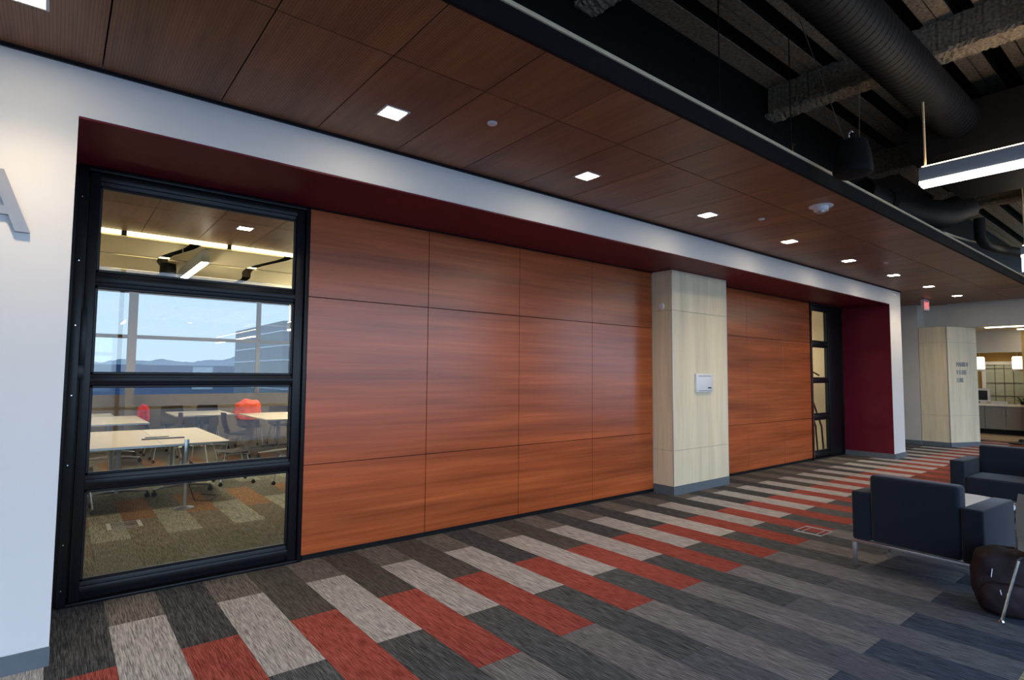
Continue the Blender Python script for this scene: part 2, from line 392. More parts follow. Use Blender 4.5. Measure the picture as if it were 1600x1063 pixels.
# ---- glass doors in black steel frames
RAILS = [(.035, .150), (.765, .868), (1.487, 1.565), (2.187, 2.288), (2.905, HO-.02)]
def glass_door(name, x0, x1, px0, px1, hinge_left):
    d = empty_struct(name)
    y0, y1 = DY-.045, DY+.045
    zt = HO-.014
    # outer frame
    boxes('outer_frame', [(x0, y0-.03, 0, x0+.05, y1, zt), (x1-.03, y0-.03, 0, x1, y1, zt), (x0+.05, y0-.03, zt-.035, x1-.03, y1, zt), (x0+.05, y0-.03, 0, x1-.03, y1, .022)], 'black', d, bevel=.004)
    # door leaf stiles and rails
    boxes('stile', [(x0+.062, y0-.012, .026, px0, y1-.02, zt-.04)], 'black', d, bevel=.006)
    boxes('stile', [(px1, y0-.012, .026, x1-.036, y1-.02, zt-.04)], 'black', d, bevel=.006)
    for z0, z1 in RAILS:
        zc, hh = (z0+z1)/2, (z1-z0)
        boxes('rail', [(px0-.004, y0+.006, z0, px1+.004, y1-.02, z1), (px0-.002, y0-.010, zc-hh*.24, px1+.002, y0+.010, zc+hh*.24)], 'black', d, bevel=.005)
    for (a, b), (c, e) in zip(RAILS, RAILS[1:]):
        bm = bmesh.new(); t = .018
        for q in [(px0, b, px0+t, c), (px1-t, b, px1, c), (px0, b, px1, b+t), (px0, c-t, px1, c)]:
            bm_box(bm, q[0], y0+.006, q[1], q[2], y0+.03, q[3], bevel=.003, seg=1)
        obj('glazing_bead', bm, 'black', d, smooth=True)
        p = box('glass_pane', (px0+.004, y0+.030, b+.004, px1-.004, y0+.036, c-.004), 'glass', d)
    boxes('door_stop', [(x0+.03, DY+.01, .02, x0+.08, y1-.005, zt-.01), (x1-.055, DY+.01, .02, x1-.02, y1-.005, zt-.01), (x0+.05, DY+.01, .0, x1-.03, y1-.005, .04), (x0+.05, DY+.01, zt-.06, x1-.03, y1-.005, zt-.01)], 'black', d)
    # small screws
    bm = bmesh.new()
    for z in (.12, .42, .95, 1.42, 1.9, 2.35, 2.8):
        for xx in (x0+.022,):
            bm_tube(bm, [(xx, y0-.034, z), (xx, y0-.029, z)], .0045, 8)
    obj('frame_screw', bm, 'screw', d)
    return d
d1 = glass_door('door_1', XL+.03, 1.668, .186, 1.562, True)
# lock plate and hinge block on the near door's left stile
boxes('lock_plate', [(.118, DY-.062, 1.60, .150, DY-.056, 2.02)], 'black', d1, bevel=.002)
boxes('hinge_block', [(.074, DY-.066, 1.53, .148, DY-.056, 1.63)], 'black', d1, bevel=.003)
d2 = glass_door('door_2', 11.30, XR-.014, 11.42, 12.12, True)
# gap fillers above / beside doors
struct(boxes('trim_3', [(XL, 4.96, 0, XL+.03, 5.0, HO-.012)], 'black'))

# ---- wood ceiling panels
ceil = struct(box('ceiling', (-9, 2.22, HC+.03, 16.6, 4.1, HC+.08), 'blackpaint'))
CP, CX0 = .628, .130
def ceil_mesh(l, wdt=None, thick=.02):
    key = ('c', round(l, 3))
    if key not in mcache:
        bm = bmesh.new(); bm_box(bm, .004, .004, 0, (wdt or CP)-.004, l-.004, thick, bevel=.0012, seg=1); mcache[key] = to_mesh(bm, 'ceiling_panel', 'ceilwood')
    return mcache[key]
for k in range(-6, 26):
    for y0, y1 in ((2.225, 2.80), (2.80, D-.012)):
        link('ceiling_panel', ceil_mesh(y1-y0), ceil, (CX0+CP*k, y0, HC))
struct(box('ceiling_upper', (13.41, 4.0, HC, 16.6, 9, HC+.05), 'ceilwood'))
# black fascia along the open bay, with its cream top angle
struct(box('trim_4', (-9, 2.195, HC-.004, 16.6, 2.222, 3.475), 'blackpaint'))
struct(box('trim_5', (-9, 2.183, 3.475, 16.6, 2.203, 3.500), 'cream', bevel=.003))

# ---- open ceiling bay: fluted deck, beams, black bulkhead wall
ZD = 4.95
deck = struct(boxes('ceiling_deck', [(-9, WY-.1, 5.13, 24, 3.3, 5.2)], 'blackpaint'))
bm = bmesh.new(); bmr = bmesh.new(); y = 3.165; n = 0
while y > WY and n < 22:
    bm_box(bm, -6, y-.105, ZD, 20, y, ZD+.02); bm_box(bm, -6, y-.225, ZD, 20, y-.117, ZD+.02)
    bm_box(bmr, -6, y-.229, ZD+.02, 20, y-.0, ZD+.18)
    y -= .385; n += 1
obj('deck_flat', bm, 'fire', deck); obj('deck_rib', bmr, 'blackpaint', deck)
struct(box('wall_plenum', (-9, 3.17, HC+.09, 20, 3.3, 5.2), 'blackpaint'))
def rough_beam(x, label):
    b = bmesh.new()
    for q in [(-.11, 0, .11, .035), (-.02, .035, .02, .37)]:
        vs = bm_box(b, x+q[0], WY+.2, 4.58+q[1], x+q[2], 3.16, 4.58+q[3])
    o = obj('ceiling_beam', b, 'fire'); struct(o)
    md = o.modifiers.new('s', 'SUBSURF'); md.subdivision_type = 'SIMPLE'; md.levels = md.render_levels = 0
    return o
def bumpy_beam(x):
    b = bmesh.new(); rnd = random.Random(int(x*10)); ny = 260
    prof = [(-.115, 0), (-.06, -.004), (0, 0), (.06, -.004), (.115, 0), (.12, .04), (.03, .06), (.025, .37), (-.025, .37), (-.03, .06), (-.12, .04)]
    rings = []
    for i in range(ny):
        yy = WY+.2 + (3.16-WY-.2)*i/(ny-1)
        rings.append([b.verts.new((x+p[0]+rnd.uniform(-.008, .008), yy, 4.58+p[1]+rnd.uniform(-.010, .008))) for p in prof])
    m = len(prof)
    for r1, r2 in zip(rings, rings[1:]):
        for k in range(m): b.faces.new((r1[k], r1[(k+1) % m], r2[(k+1) % m], r2[k]))
    return struct(obj('ceiling_beam', b, 'fire'))
for x in (-2.85, .2, 3.27, 6.37, 9.4, 12.5): bumpy_beam(x)

# ---- window wall behind the camera
struct(boxes('wall_behind', [(9.6, WY-.12, 0, 12.3, WY+.01, 5.2), (20.5, WY-.12, 0, 24, WY+.01, 5.2)], 'greywall'))
ww = empty_struct('window_1')
boxes('window_frame', [(-9, WY-.1, 0, 24, WY, .12), (-9, WY-.1, 3.62, 24, WY, 5.2)] + [(-9+3.3*k, WY-.1, .12, -9+3.3*k+.07, WY, 3.62) for k in range(11)]
      + [(-9, WY-.08, .85, 24, WY-.02, .91)], 'black', ww)
struct(box('wall_far_left', (-9.1, WY, 0, -9, 5, 5.2), 'white'))
# ---- far end: bulkhead, walls, tiled hall
struct(box('wall_bulkhead', (16.6, -5, 2.79, 16.85, 9, HC+.6), 'bulk'))
struct(box('wall_end', (16.122, 4.49, 0, 16.6, 9, HC), 'greywall'))
struct(box('trim_7', (12.78, 5.0, 0, 12.80, 6.4, HC), 'beige'))
struct(box('wall_recess', (13.41, 9, 0, 16.6, 9.1, HC), 'greywall'))
struct(box('baseboard_end', (16.108, 4.50, 0, 16.121, 9, .10), 'base'))
struct(box('floor_hall', (18.9, -5, -.25, 27, 9, 0.0), 'tile'))
struct(box('wall_hall_end', (24.0, -5, 0, 24.1, 9, 4), 'olive'))
struct(box('wall_hall_side', (16.6, 6.3, 0, 24, 6.4, 3.2), 'olive'))
struct(box('ceiling_hall', (16.85, -5, 2.93, 24, 6.3, 3.0), 'beige'))

def cpanel(w_, h_, t, loc, rz, par, m='maple'):
    bm = bmesh.new(); bm_box(bm, 0, 0, 0, w_, t, h_, bevel=.0015, seg=1); return obj('veneer_panel', bm, m, par, loc=loc, rot=(0, 0, rz))
# ---- maple column in the niche
colm = thing('column', 'square pale maple-veneered column between the two cherry panel walls', 'column', (6.45, 4.59, 0))
box('core', (.012, .012, .0, 1.343, .40, HO-.014), 'base', colm)
CZ = [.115, .588, 2.478, HO-.014]
for z0, z1 in zip(CZ, CZ[1:]):
    bm = bmesh.new(); bm_box(bm, 0, 0, z0+.002, 1.355, .012, z1-.002, bevel=.001, seg=1); obj('veneer_panel', bm, 'maple', colm)
    bm = bmesh.new(); bm_box(bm, 0, .012, z0+.002, .012, .40, z1-.002, bevel=.001, seg=1); obj('veneer_panel', bm, 'maple', colm)
    bm = bmesh.new(); bm_box(bm, 1.343, .012, z0+.002, 1.355, .40, z1-.002, bevel=.001, seg=1); obj('veneer_panel', bm, 'maple', colm)
boxes('base_trim', [(-.004, -.006, 0, 1.359, .003, .112), (-.004, .003, 0, .003, .32, .112), (1.352, .003, 0, 1.359, .32, .112)], 'base', colm)
boxes('corner_strip', [(-.003, -.003, .113, .004, .004, HO-.014), (1.351, -.003, .113, 1.358, .004, HO-.014)], 'alu', colm)
# control panel on it
cp = thing('control_panel', 'white wall control panel with a small black window on the maple column', 'control panel', (7.165, 4.589, 1.49))
boxes('housing', [(-.205, -.03, -.13, .205, 0, .13)], 'plastic_w', cp, bevel=.006)
bm = bmesh.new()
for z in (.098, -.108):
    for k in range(16): bm_box(bm, -.16+k*.02, -.034, z-.006, -.16+k*.02+.012, -.029, z+.006)
obj('vent_slots', bm, 'slot', cp)['kind'] = 'stuff'; boxes('window', [(.075, -.034, -.078, .155, -.029, -.060)], 'screen', cp)
ds = thing('wall_sensor', 'round white disc sensor high on the side of the maple column', 'sensor', (6.449, 4.75, 2.54), 0)
bm = bmesh.new(); bm_tube(bm, [(0, 0, 0), (-.018, 0, 0), (-.024, 0, 0)], .04, 24, radii=[.040, .040, .033]); obj('cover', bm, 'plastic_w', ds, smooth=True)

# ---- far maple column with lettering
fc = thing('column', 'angled pale maple-veneered column with small lettering, at the end of the corridor', 'column', (16.12, 3.93, 0))
e = Vector((.66, -.26)); L2 = .95; en = e.normalized()
p1 = (en.x*L2, en.y*L2)
bm = bmesh.new(); bm_prism(bm, [(.012, .01), (.012, .55), (.9, .55), (p1[0]-.01, p1[1]+.02)], 'z', 0, 2.79); obj('core', bm, 'base', fc)
ang = math.atan2(en.y, en.x)
for z0, z1 in ((.10, .72), (.72, 2.42), (2.42, 2.79)):
    bm = bmesh.new(); bm_box(bm, 0, 0, z0+.002, .012, .55, z1-.002); obj('veneer_panel', bm, 'maple', fc)
    bm = bmesh.new(); bm_box(bm, 0, -.006, z0+.002, L2, .006, z1-.002); obj('veneer_panel', bm, 'maple', fc, rot=(0, 0, ang))
bm = bmesh.new(); bm_box(bm, -.006, 0, 0, .004, .56, .1); obj('base_trim', bm, 'base', fc)
bm = bmesh.new(); bm_box(bm, 0, -.013, 0, L2, -.004, .1); obj('base_trim', bm, 'base', fc, rot=(0, 0, ang))
box('corner_strip', (-.008, -.008, .1, .008, .008, 2.79), 'alu', fc)
sg = thing('wall_lettering', 'three short lines of small grey letters on the far maple column', 'lettering', (16.12, 3.93, 0), ang)
def text(name, s, size, m, par, loc, rot, ext=.004, sx=1):
    c = bpy.data.curves.new(name, 'FONT'); c.body = s; c.size = size; c.extrude = ext; c.align_x = 'LEFT'
    o = bpy.data.objects.new(name, c); dg = bpy.context.evaluated_depsgraph_get()
    COL.objects.link(o); bpy.context.view_layer.update(); me = bpy.data.meshes.new_from_object(o.evaluated_get(bpy.context.evaluated_depsgraph_get()))
    bpy.data.objects.remove(o); me.materials.clear(); me.materials.append(MT[m])
    q = link(name, me, par, loc, rot); q.scale = (sx, 1, 1); return q
for k, s in enumerate(['MARIIILM', 'V ELBBS', 'LUBK']):
    text('letter_row', s, .15, 'letter', sg, (.26, -.010, 1.86-.185*k), (math.pi/2, 0, 0), sx=.62)

# ================================================================== GENERIC FIXTURES
def downlight(x, y, label, z=HC):
    t = thing('downlight', label, 'ceiling light', (x, y, z), 0, 'square recessed downlights')
    bm = bmesh.new(); a, b = .088, .074
    for q in [(-a, -a, a, -b), (-a, b, a, a), (-a, -b, -b, b), (b, -b, a, b)]: bm_box(bm, q[0], q[1], -.006, q[2], q[3], .002)
    obj('trim_ring', bm, 'plastic_w', t); box('diffuser', (-.073, -.073, -.004, .073, .073, -.0005), 'down', t)
    l = bpy.data.lights.new('downlight_beam', 'SPOT'); l.energy = SPOT_W; l.color = (1.0, .77, .50); l.spot_size = math.radians(125); l.spot_blend = 1.0; l.shadow_soft_size = .07
    lo = bpy.data.objects.new('downlight_beam', l); COL.objects.link(lo); lo.parent = t; lo.location = (0, 0, -.012)
    return t
order = ['nearest, cut by the top left of the picture', 'first whole one above the glass door', 'second whole one, over the cherry panels', 'third whole one, left of the maple column',
         'fourth whole one, past the maple column', 'fifth whole one, over the right panels', 'sixth whole one, over the niche end', 'seventh whole one, above the exit sign', 'farthest, beside the grey bulkhead']
for k in range(-1, 8):
    x = 1.70 + 1.893*k
    downlight(x, 3.43, 'recessed corridor downlight, ' + order[k+1])

def ceiling_disc(x, y, r, label, drop=.03, extra=False):
    t = thing('smoke_detector' if extra else 'sprinkler_cover', label, 'detector' if extra else 'sprinkler', (x, y, HC))
    bm = bmesh.new(); bm_lathe(bm, [(r, 0), (r, -.006), (r*.85, -.012)], 28); obj('cover_plate', bm, 'plastic_w', t, smooth=True)
    if extra:
        bm = bmesh.new(); bm_lathe(bm, [(r*.62, -.012), (r*.6, -.05), (r*.52, -.056)], 24); obj('body', bm, 'plastic_w', t, smooth=True)
        bm = bmesh.new(); bm_lathe(bm, [(r*.34, -.056), (r*.34, -.075), (r*.1, -.08)], 16); obj('sensor_head', bm, 'alu', t, smooth=True)
ceiling_disc(2.31, 3.12, .036, 'small white round cover plate in the wood ceiling, the nearest one')
ceiling_disc(6.08, 3.13, .036, 'small white round cover plate in the wood ceiling beyond the maple column')
ceiling_disc(9.85, 3.12, .036, 'small white round cover plate in the wood ceiling far along the corridor')
ceiling_disc(6.09, 2.50, .115, 'round white smoke detector with a drum body under the wood ceiling', extra=True)

# exit sign
ex = thing('exit_sign', 'red and white exit sign hanging under the far wood ceiling', 'sign', (15.1, 4.05, 3.09))
box('housing', (-.19, -.03, 0, .19, .03, .24), 'exitwhite', ex); box('canopy', (-.06, -.02, .24, .06, .02, .26), 'exitwhite', ex)
text('letters', 'EXIT', .21, 'exitred', ex, (-.175, -.031, .045), (math.pi/2, 0, 0), sx=.78)

# big letter A on the white wall
al = thing('wall_letter', 'large grey metal letter A standing off the white wall', 'letter', (-.285, D, 2.33))
bm = bmesh.new(); yA, yB = -.026, -.006
def quad(pts): bm_prism(bm, pts, 'y', yA, yB)
quad([(.078, 0), (.140, 0), (.020, .325), (.0, .325), (.0, .213)])
quad([(-.140, 0), (-.078, 0), (.0, .213), (.0, .325), (-.020, .325)])
bm_prism(bm, [(-.0472, .085), (.0472, .085), (.0308, .130), (-.0308, .130)], 'y', yA+.0004, yB-.0004)
obj('letter_face', bm, 'letter', al)
bm = bmesh.new()
bm.free()
for q in [(.10, .03), (-.10, .03), (0, .28)]:
    bm = bmesh.new(); bm_tube(bm, [(q[0], -.007, q[1]), (q[0], 0, q[1])], .006, 8); obj('standoff', bm, 'alu', al)

# ================================================================== OPEN CEILING SERVICES
sd = thing('round_duct', 'large round black spiral duct running along the open ceiling', 'duct', (0, 0, 0))
bm = bmesh.new(); bm_tube(bm, [(-6, 1.65, 4.36), (7.47, 1.65, 4.36)], .2, 40); obj('duct_shell', bm, 'duct', sd, smooth=True)
bm = bmesh.new(); pts = []
for k in range(0, 1500):
    t = k/1500*75; pts.append((1.2+6.2*k/1500, 1.65+.201*math.cos(t*2*math.pi/1.0), 4.36+.201*math.sin(t*2*math.pi)))
bm_tube(bm, pts, .0035, 4); obj('spiral_seam', bm, 'duct', sd)
rd = thing('rectangular_duct', 'wide dark rectangular duct crossing where the round duct ends', 'duct')
boxes('duct_box', [(7.45, -3, 4.03, 9.6, 2.10, 4.54)], 'duct', rd, bevel=.01)
boxes('duct_flange', [(7.43, -1.02, 4.01, 9.62, -.98, 4.55)], 'duct', rd)
rd2 = thing('rectangular_duct', 'dark flat duct farther along the open ceiling, behind the crossing duct', 'duct')
boxes('duct_box', [(11.2, -3, 4.02, 12.9, 1.6, 4.5)], 'duct', rd2, bevel=.01)
ed = thing('elbow_duct', 'dark round duct elbow hugging the ceiling edge beyond the hanging speaker', 'duct')
bm = bmesh.new(); bm_tube(bm, [(8.3, 2.90, 4.05), (8.7, 2.78, 3.95), (9.2, 2.55, 3.86), (9.7, 2.35, 3.90), (10.1, 2.2, 4.05), (10.3, 2.12, 4.3), (10.35, 2.1, 4.8)], .20, 24); obj('duct_shell', bm, 'duct', ed, smooth=True)
bm = bmesh.new(); bm_tube(bm, [(8.66, 2.79, 3.956), (8.74, 2.765, 3.942)], .215, 24); obj('joint_band', bm, 'blackpaint', ed)
vp = thing('drain_pipe', 'thin dark drop pipe with an elbow near the far open ceiling', 'pipe')
bm = bmesh.new(); bm_tube(bm, [(10.35, 2.08, 3.9), (10.35, 2.08, 3.62), (10.45, 2.04, 3.53), (10.7, 1.98, 3.5), (12.6, 1.5, 3.5)], .07, 14); obj('pipe', bm, 'duct', vp, smooth=True)
cp2 = thing('conduit', 'slim pale conduit sagging along the far ceiling edge', 'conduit')
bm = bmesh.new(); bm_tube(bm, [(9.3, 2.24, 3.50), (9.5, 2.3, 3.60), (9.9, 2.3, 3.62), (10.3, 2.22, 3.60), (12.5, 1.8, 3.62)], .014, 8); obj('tube', bm, 'cream', cp2)
pp = thing('sprinkler_pipe', 'dark pipe running the length of the open ceiling at upper right', 'pipe')
bm = bmesh.new(); bm_tube(bm, [(0, .75, 4.66), (16, .75, 4.66)], .05, 12); obj('pipe', bm, 'duct', pp, smooth=True)
sh = thing('sprinkler', 'small brass upright sprinkler head above the ceiling edge', 'sprinkler', (5.0, 2.28, 3.50))
bm = bmesh.new(); bm_lathe(bm, [(.012, 0), (.012, .08), (.006, .085), (.006, .13), (.022, .135), (.022, .14)], 12); obj('head', bm, 'brass', sh, smooth=True)
bm = bmesh.new(); bm_tube(bm, [(0, 0, -.02), (0, 0, .02)], .02, 12); obj('pipe_stub', bm, 'duct', sh)

# hanging speaker
sp = thing('hanging_speaker', 'black drum-shaped speaker hung on two wires beside the ceiling edge', 'speaker', (5.28, 1.90, 3.31))
bm = bmesh.new(); bm_lathe(bm, [(.10, 0), (.148, .02), (.155, .06), (.152, .075), (.15, .08), (.135, .22), (.115, .30), (.09, .315)], 30); obj('housing', bm, 'blackpaint', sp, smooth=True)
bm = bmesh.new(); bm_tube(bm, [(.06*math.cos(a), 0, .35+.05*math.sin(a)) for a in [k*math.pi/8 for k in range(-1, 10)]], .008, 8); obj('hanger_ring', bm, 'alu', sp)
for s in (1, -1):
    bm = bmesh.new(); bm_tube(bm, [(-s*.02, s*.05, .33), (-s*.14, s*.38, 1.63) if s > 0 else (.38, .03, 1.63)], .0045, 6); obj('suspension_wire', bm, 'alu', sp)
bm = bmesh.new(); bm_tube(bm, [(0, 0, .31), (0, 0, .38)], .03, 12); obj('neck', bm, 'blackpaint', sp)
# ceiling hanger rods
for (x, y, lab) in ((3.95, 2.35, 'thin black threaded rod hanging above the ceiling edge left of the second beam'), (5.35, 2.45, 'thin black threaded rod hanging above the ceiling edge left of the speaker')):
    r_ = thing('hanger_rod', lab, 'rod', (x, y, 3.43)); bm = bmesh.new(); bm_tube(bm, [(0, 0, 0), (0, 0, 1.5)], .006, 6); obj('rod', bm, 'duct', r_)

# linear pendants
def pendant(x, y0, y1, z, label, mlit='pend', group='linear pendant lights'):
    t = thing('pendant_light', label, 'pendant light', (x, y1, z), 0, group); L = y1-y0
    bm = bmesh.new(); bm_prism(bm, [(-.05, .001), (.05, .001), (.05, .03), (.05, .15), (.035, .17), (-.035, .17), (-.05, .15), (-.05, .03)], 'y', -L, 0); obj('housing', bm, 'alu_p', t)
    box('lower_diffuser', (-.036, -L+.01, -.014, .036, -.01, .001), mlit, t)
    if mlit == 'pend': boxes('side_lens', [(-.053, -L, .002, -.0505, 0, .034), (.0505, -L, .002, .053, 0, .034)], mlit, t)
    if mlit != 'pend' and z < 3: box('upper_diffuser', (-.032, -L+.02, .169, .032, -.02, .178), 'cloud_fill', t)  # added uplight, only on the low pendants out of view
    if mlit == 'pend': box('upper_diffuser', (-.032, -L+.02, .169, .032, -.02, .178), 'pend_up', t)
    for yy in (-.04, -L+.04):
        top = (4.155 if (x < 7.4 and yy > -.5) else 4.95)-z if y1 < 3 else (HC if y1+yy < 8.45 else 4.3)-z
        bm = bmesh.new(); bm_tube(bm, [(0, yy, .165), (0, yy, top)], .010, 8); obj('suspension_tube', bm, 'cream', t)
MT['alu_p'] = mat('light_grey_paint', (.42, .45, .50), .45, noise=.02)
pendant(6.2, -1.2, 1.66, 3.36, 'long grey linear pendant light, the near one at upper right')
pendant(11.0, -1.2, 1.74, 3.36, 'linear pendant light just showing at the right edge')
pendant(-3.4, -1.2, 1.66, 3.36, 'long grey linear pendant light left of the camera position')
pendant(15.2, -1.2, 1.66, 3.36, 'long grey linear pendant light at the far end of the lounge')

# ================================================================== LOUNGE FURNITURE
def rbox(name, d, m, par, r=.022, seg=3):
    bm = bmesh.new(); bm_box(bm, *d, bevel=r, seg=seg); return obj(name, bm, m, par, smooth=True)
def lounge(label, loc, rz, depth=.70, width=.90):
    t = thing('armchair', label, 'armchair', loc, rz, 'navy lounge armchairs'); hw = width/2
    # front is +x, back plane x=0
    rbox('seat', (.10, -hw+.14, .235, depth-.01, hw-.14, .45), 'navyfab', t, .03)
    rbox('backrest', (0, -hw+.142, .228, .15, hw-.142, .775), 'navyfab', t, .03)
    rbox('armrest', (0, -hw, .228, depth, -hw+.14, .625), 'navyfab', t, .018)
    rbox('armrest', (0, hw-.14, .228, depth, hw, .625), 'navyfab', t, .018)
    boxes('base_frame', [(.0, -hw, .200, .028, hw, .226), (depth-.028, -hw, .200, depth, hw, .226), (.028, -hw, .200, depth-.028, -hw+.028, .226), (.028, hw-.028, .200, depth-.028, hw, .226)], 'alu', t, bevel=.003)
    for x in (0, depth-.028):
        for y in (-hw, hw-.028): boxes('leg', [(x, y, 0, x+.028, y+.028, .199)], 'alu', t, bevel=.003)
    return t
lounge('navy box armchair seen from behind, nearest of the two', (5.285, 1.555, 0), math.radians(-4), .70, .90)
lounge('navy box armchair facing the camera beyond the coffee table', (8.93, 1.50, 0), math.radians(178), .70, 1.02)
ct = thing('coffee_table', 'low round white coffee table between the navy armchairs', 'table', (6.82, 1.63, 0))
bm = bmesh.new(); bm_lathe(bm, [(.40, .39), (.42, .395), (.42, .415), (.415, .42)], 40); obj('tabletop', bm, 'whitelam', ct, smooth=True)
for sx in (-1, 1):
    for sy in (-1, 1):
        bm = bmesh.new(); bm_tube(bm, [(sx*.24, sy*.24, 0), (sx*.24, sy*.24, .39)], .015, 10); obj('leg', bm, 'alu', ct)

# plastic shell chair with chrome legs at the right edge
def shell_mesh(m, w_=.46):
    bm = bmesh.new(); n, mcol = 14, 9; prof = []
    for i in range(n+1):
        t = i/n
        if t < .5: s = t/.5; prof.append((.40-.36*s, .445-.02*math.sin(s*math.pi)+.0*s))
        else: s = (t-.5)/.5; prof.append((.04-.10*s-.03*math.sin(s*math.pi), .445+.40*s))
    g = []
    for i, (x, z) in enumerate(prof):
        t = i/n; row = []
        hw = w_/2*(1-.12*abs(2*t-1)**3)
        for j in range(mcol):
            v = 2*j/(mcol-1)-1; row.append(bm.verts.new((x+(.04*(v*v) if t > .5 else 0), hw*v, z+(.03*v*v if t <= .6 else 0))))
        g.append(row)
    for a, b in zip(g, g[1:]):
        for j in range(mcol-1): bm.faces.new((a[j], a[j+1], b[j+1], b[j]))
    r = bmesh.ops.solidify(bm, geom=bm.faces[:], thickness=.010)
    return to_mesh(bm, 'shell', m, True)
def shell_chair(label, loc, rz, m, legm, group=None, casters=False, cat='chair'):
    t = thing('shell_chair', label, cat, loc, rz, group)
    link('seat_shell', shell_mesh(m, .40 if not casters else .46), t)
    for sx, sy in ((.34, .17), (.34, -.17), (.06, .17), (.06, -.17)):
        sy = sy if casters else sy*1.12
        fx = sx + (.06 if sx > .2 else -.09); fy = sy*(1.32 if casters else 1.5)
        z0 = .045 if casters else .01
        bm = bmesh.new(); bm_tube(bm, [(.2, sy*.4, .42), (sx-.02, sy, .425), (sx+(fx-sx)*.12, sy+(fy-sy)*.1, .405), (fx, fy, z0)], .010, 8)
        lg = obj('leg', bm, legm, t, smooth=True)
        bm = bmesh.new()
        if casters: bm_tube(bm, [(fx, fy-.016, .026), (fx, fy+.016, .026)], .026, 12); bm_tube(bm, [(fx, fy, .04), (fx, fy, .06)], .012, 8)
        else: bm_lathe(bm, [(.016, 0), (.016, .01), (.010, .022)], 12, (fx, fy, 0))
        obj('caster' if casters else 'glide', bm, 'plastic_b' if casters else 'chrome', lg)
    return t
shell_chair('grey plastic shell chair on chrome legs at the right edge', (4.87, .665, 0), math.radians(0), 'plastic_g', 'chrome')

# backpack
bp = thing('backpack', 'slumped maroon backpack on the carpet behind the chrome chair leg', 'backpack', (5.11, .95, 0), math.radians(20))
def blob(name, c, s, m, par, seed=1, amp=.02, p=2.6):
    bm = bmesh.new(); bmesh.ops.create_icosphere(bm, subdivisions=4, radius=1); rnd = random.Random(seed)
    ph = [rnd.uniform(0, 6) for _ in range(6)]
    for v in bm.verts:
        x, y, z = v.co; k = (abs(x)**p+abs(y)**p+abs(z)**p)**(-1/p)
        x, y, z = x*k, y*k, z*k; f = 1+amp*(math.sin(7*x+ph[0])*math.sin(6*z+ph[1])+math.sin(9*y+ph[2])*math.cos(5*z+ph[3]))
        v.co = (c[0]+s[0]*x*f, c[1]+s[1]*y*f, max(.004, c[2]+s[2]*z*f))
    return obj(name, bm, m, par, smooth=True)
blob('body', (0, 0, .21), (.125, .20, .22), 'maroon', bp, 3, .035, 4)
blob('front_pocket', (-.11, .01, .12), (.06, .16, .11), 'maroon', bp, 5, .05, 3)
blob('side_pocket', (0, -.17, .11), (.08, .05, .10), 'maroon', bp, 6, .04, 3)
bm = bmesh.new(); bm_tube(bm, [(.02, -.04, .39), (.02, -.03, .43), (.02, .03, .43), (.02, .04, .39)], .010, 8); obj('top_handle', bm, 'maroon', bp, smooth=True)
bm = bmesh.new(); bm_tube(bm, [(-.06, -.12, .37), (-.16, -.16, .28), (-.17, -.19, .15), (-.15, -.22, .02), (-.12, -.27, .008)], .009, 6); obj('strap', bm, 'plastic_b', bp, smooth=True)
bm = bmesh.new(); bm_tube(bm, [(-.135, .11, .31), (-.155, .12, .26)], .0025, 6); obj('zip_pull', bm, 'alu', bp)
bm = bmesh.new(); bm_tube(bm, [(-.175, .08, .19), (-.18, .075, .16)], .0025, 6); obj('zip_pull', bm, 'alu', bp)
bp.location.z = 0.0

# floor boxes
def floor_box(label, x, y, w_, l_):
    t = thing('floor_box', label, 'floor outlet', (x, y, 0), 0)
    bm = bmesh.new()
    for q in [(0, 0, .035, l_), (w_-.035, 0, w_, l_), (.035, 0, w_-.035, .008), (.035, l_-.008, w_-.035, l_), (.05, l_*.22, w_-.05, l_*.22+.006), (.05, l_*.74, w_-.05, l_*.74+.006)]:
        bm_box(bm, q[0], q[1], .0005, q[2], q[3], .004)
    obj('cover_frame', bm, 'slot', t); return t
t_ = floor_box('square metal-rimmed floor outlet box in the corridor carpet left of the armchair', 6.0, 2.55, .30, .27)

# ================================================================== CLASSROOM
CY1 = 15.0
struct(boxes('wall_classroom_left', [(-3.1, 5, 0, -3.0, CY1, 4.4)], 'beige'))
struct(boxes('wall_classroom_right', [(13.41, 6.4, 0, 13.5, CY1, 4.4)], 'beige'))
struct(boxes('ceiling_classroom', [(-3, 8.62, 4.3, 13.5, CY1+.2, 4.4), (-3, 5, HC+.02, 13.4, 8.5, HC+.06)], 'blackpaint'))
cw = empty_struct('ceiling_classroom_wood')
for k in range(-4, 21):
    for y0, y1 in ((5.005, 5.87), (5.87, 7.09), (7.09, 8.48)):
        link('ceiling_panel', ceil_mesh(y1-y0), cw, (CX0+CP*k, y0, HC))
for k, (x, y) in enumerate(((1.72, 7.38), (-.17, 7.38), (3.6, 7.38), (5.5, 7.38), (12.1, 6.2))):
    downlight(x, y, ['square recessed downlight seen through the top pane of the glass door', 'square recessed downlight in the classroom, left of the glass door view',
                     'square recessed downlight in the classroom behind the first cherry panels', 'square recessed downlight in the classroom behind the middle cherry panels', 'square recessed downlight behind the far glass door'][k])
struct(box('trim_6', (-3, 8.485, HC+.003, 13.4, 8.50, 4.3), 'blackpaint'))
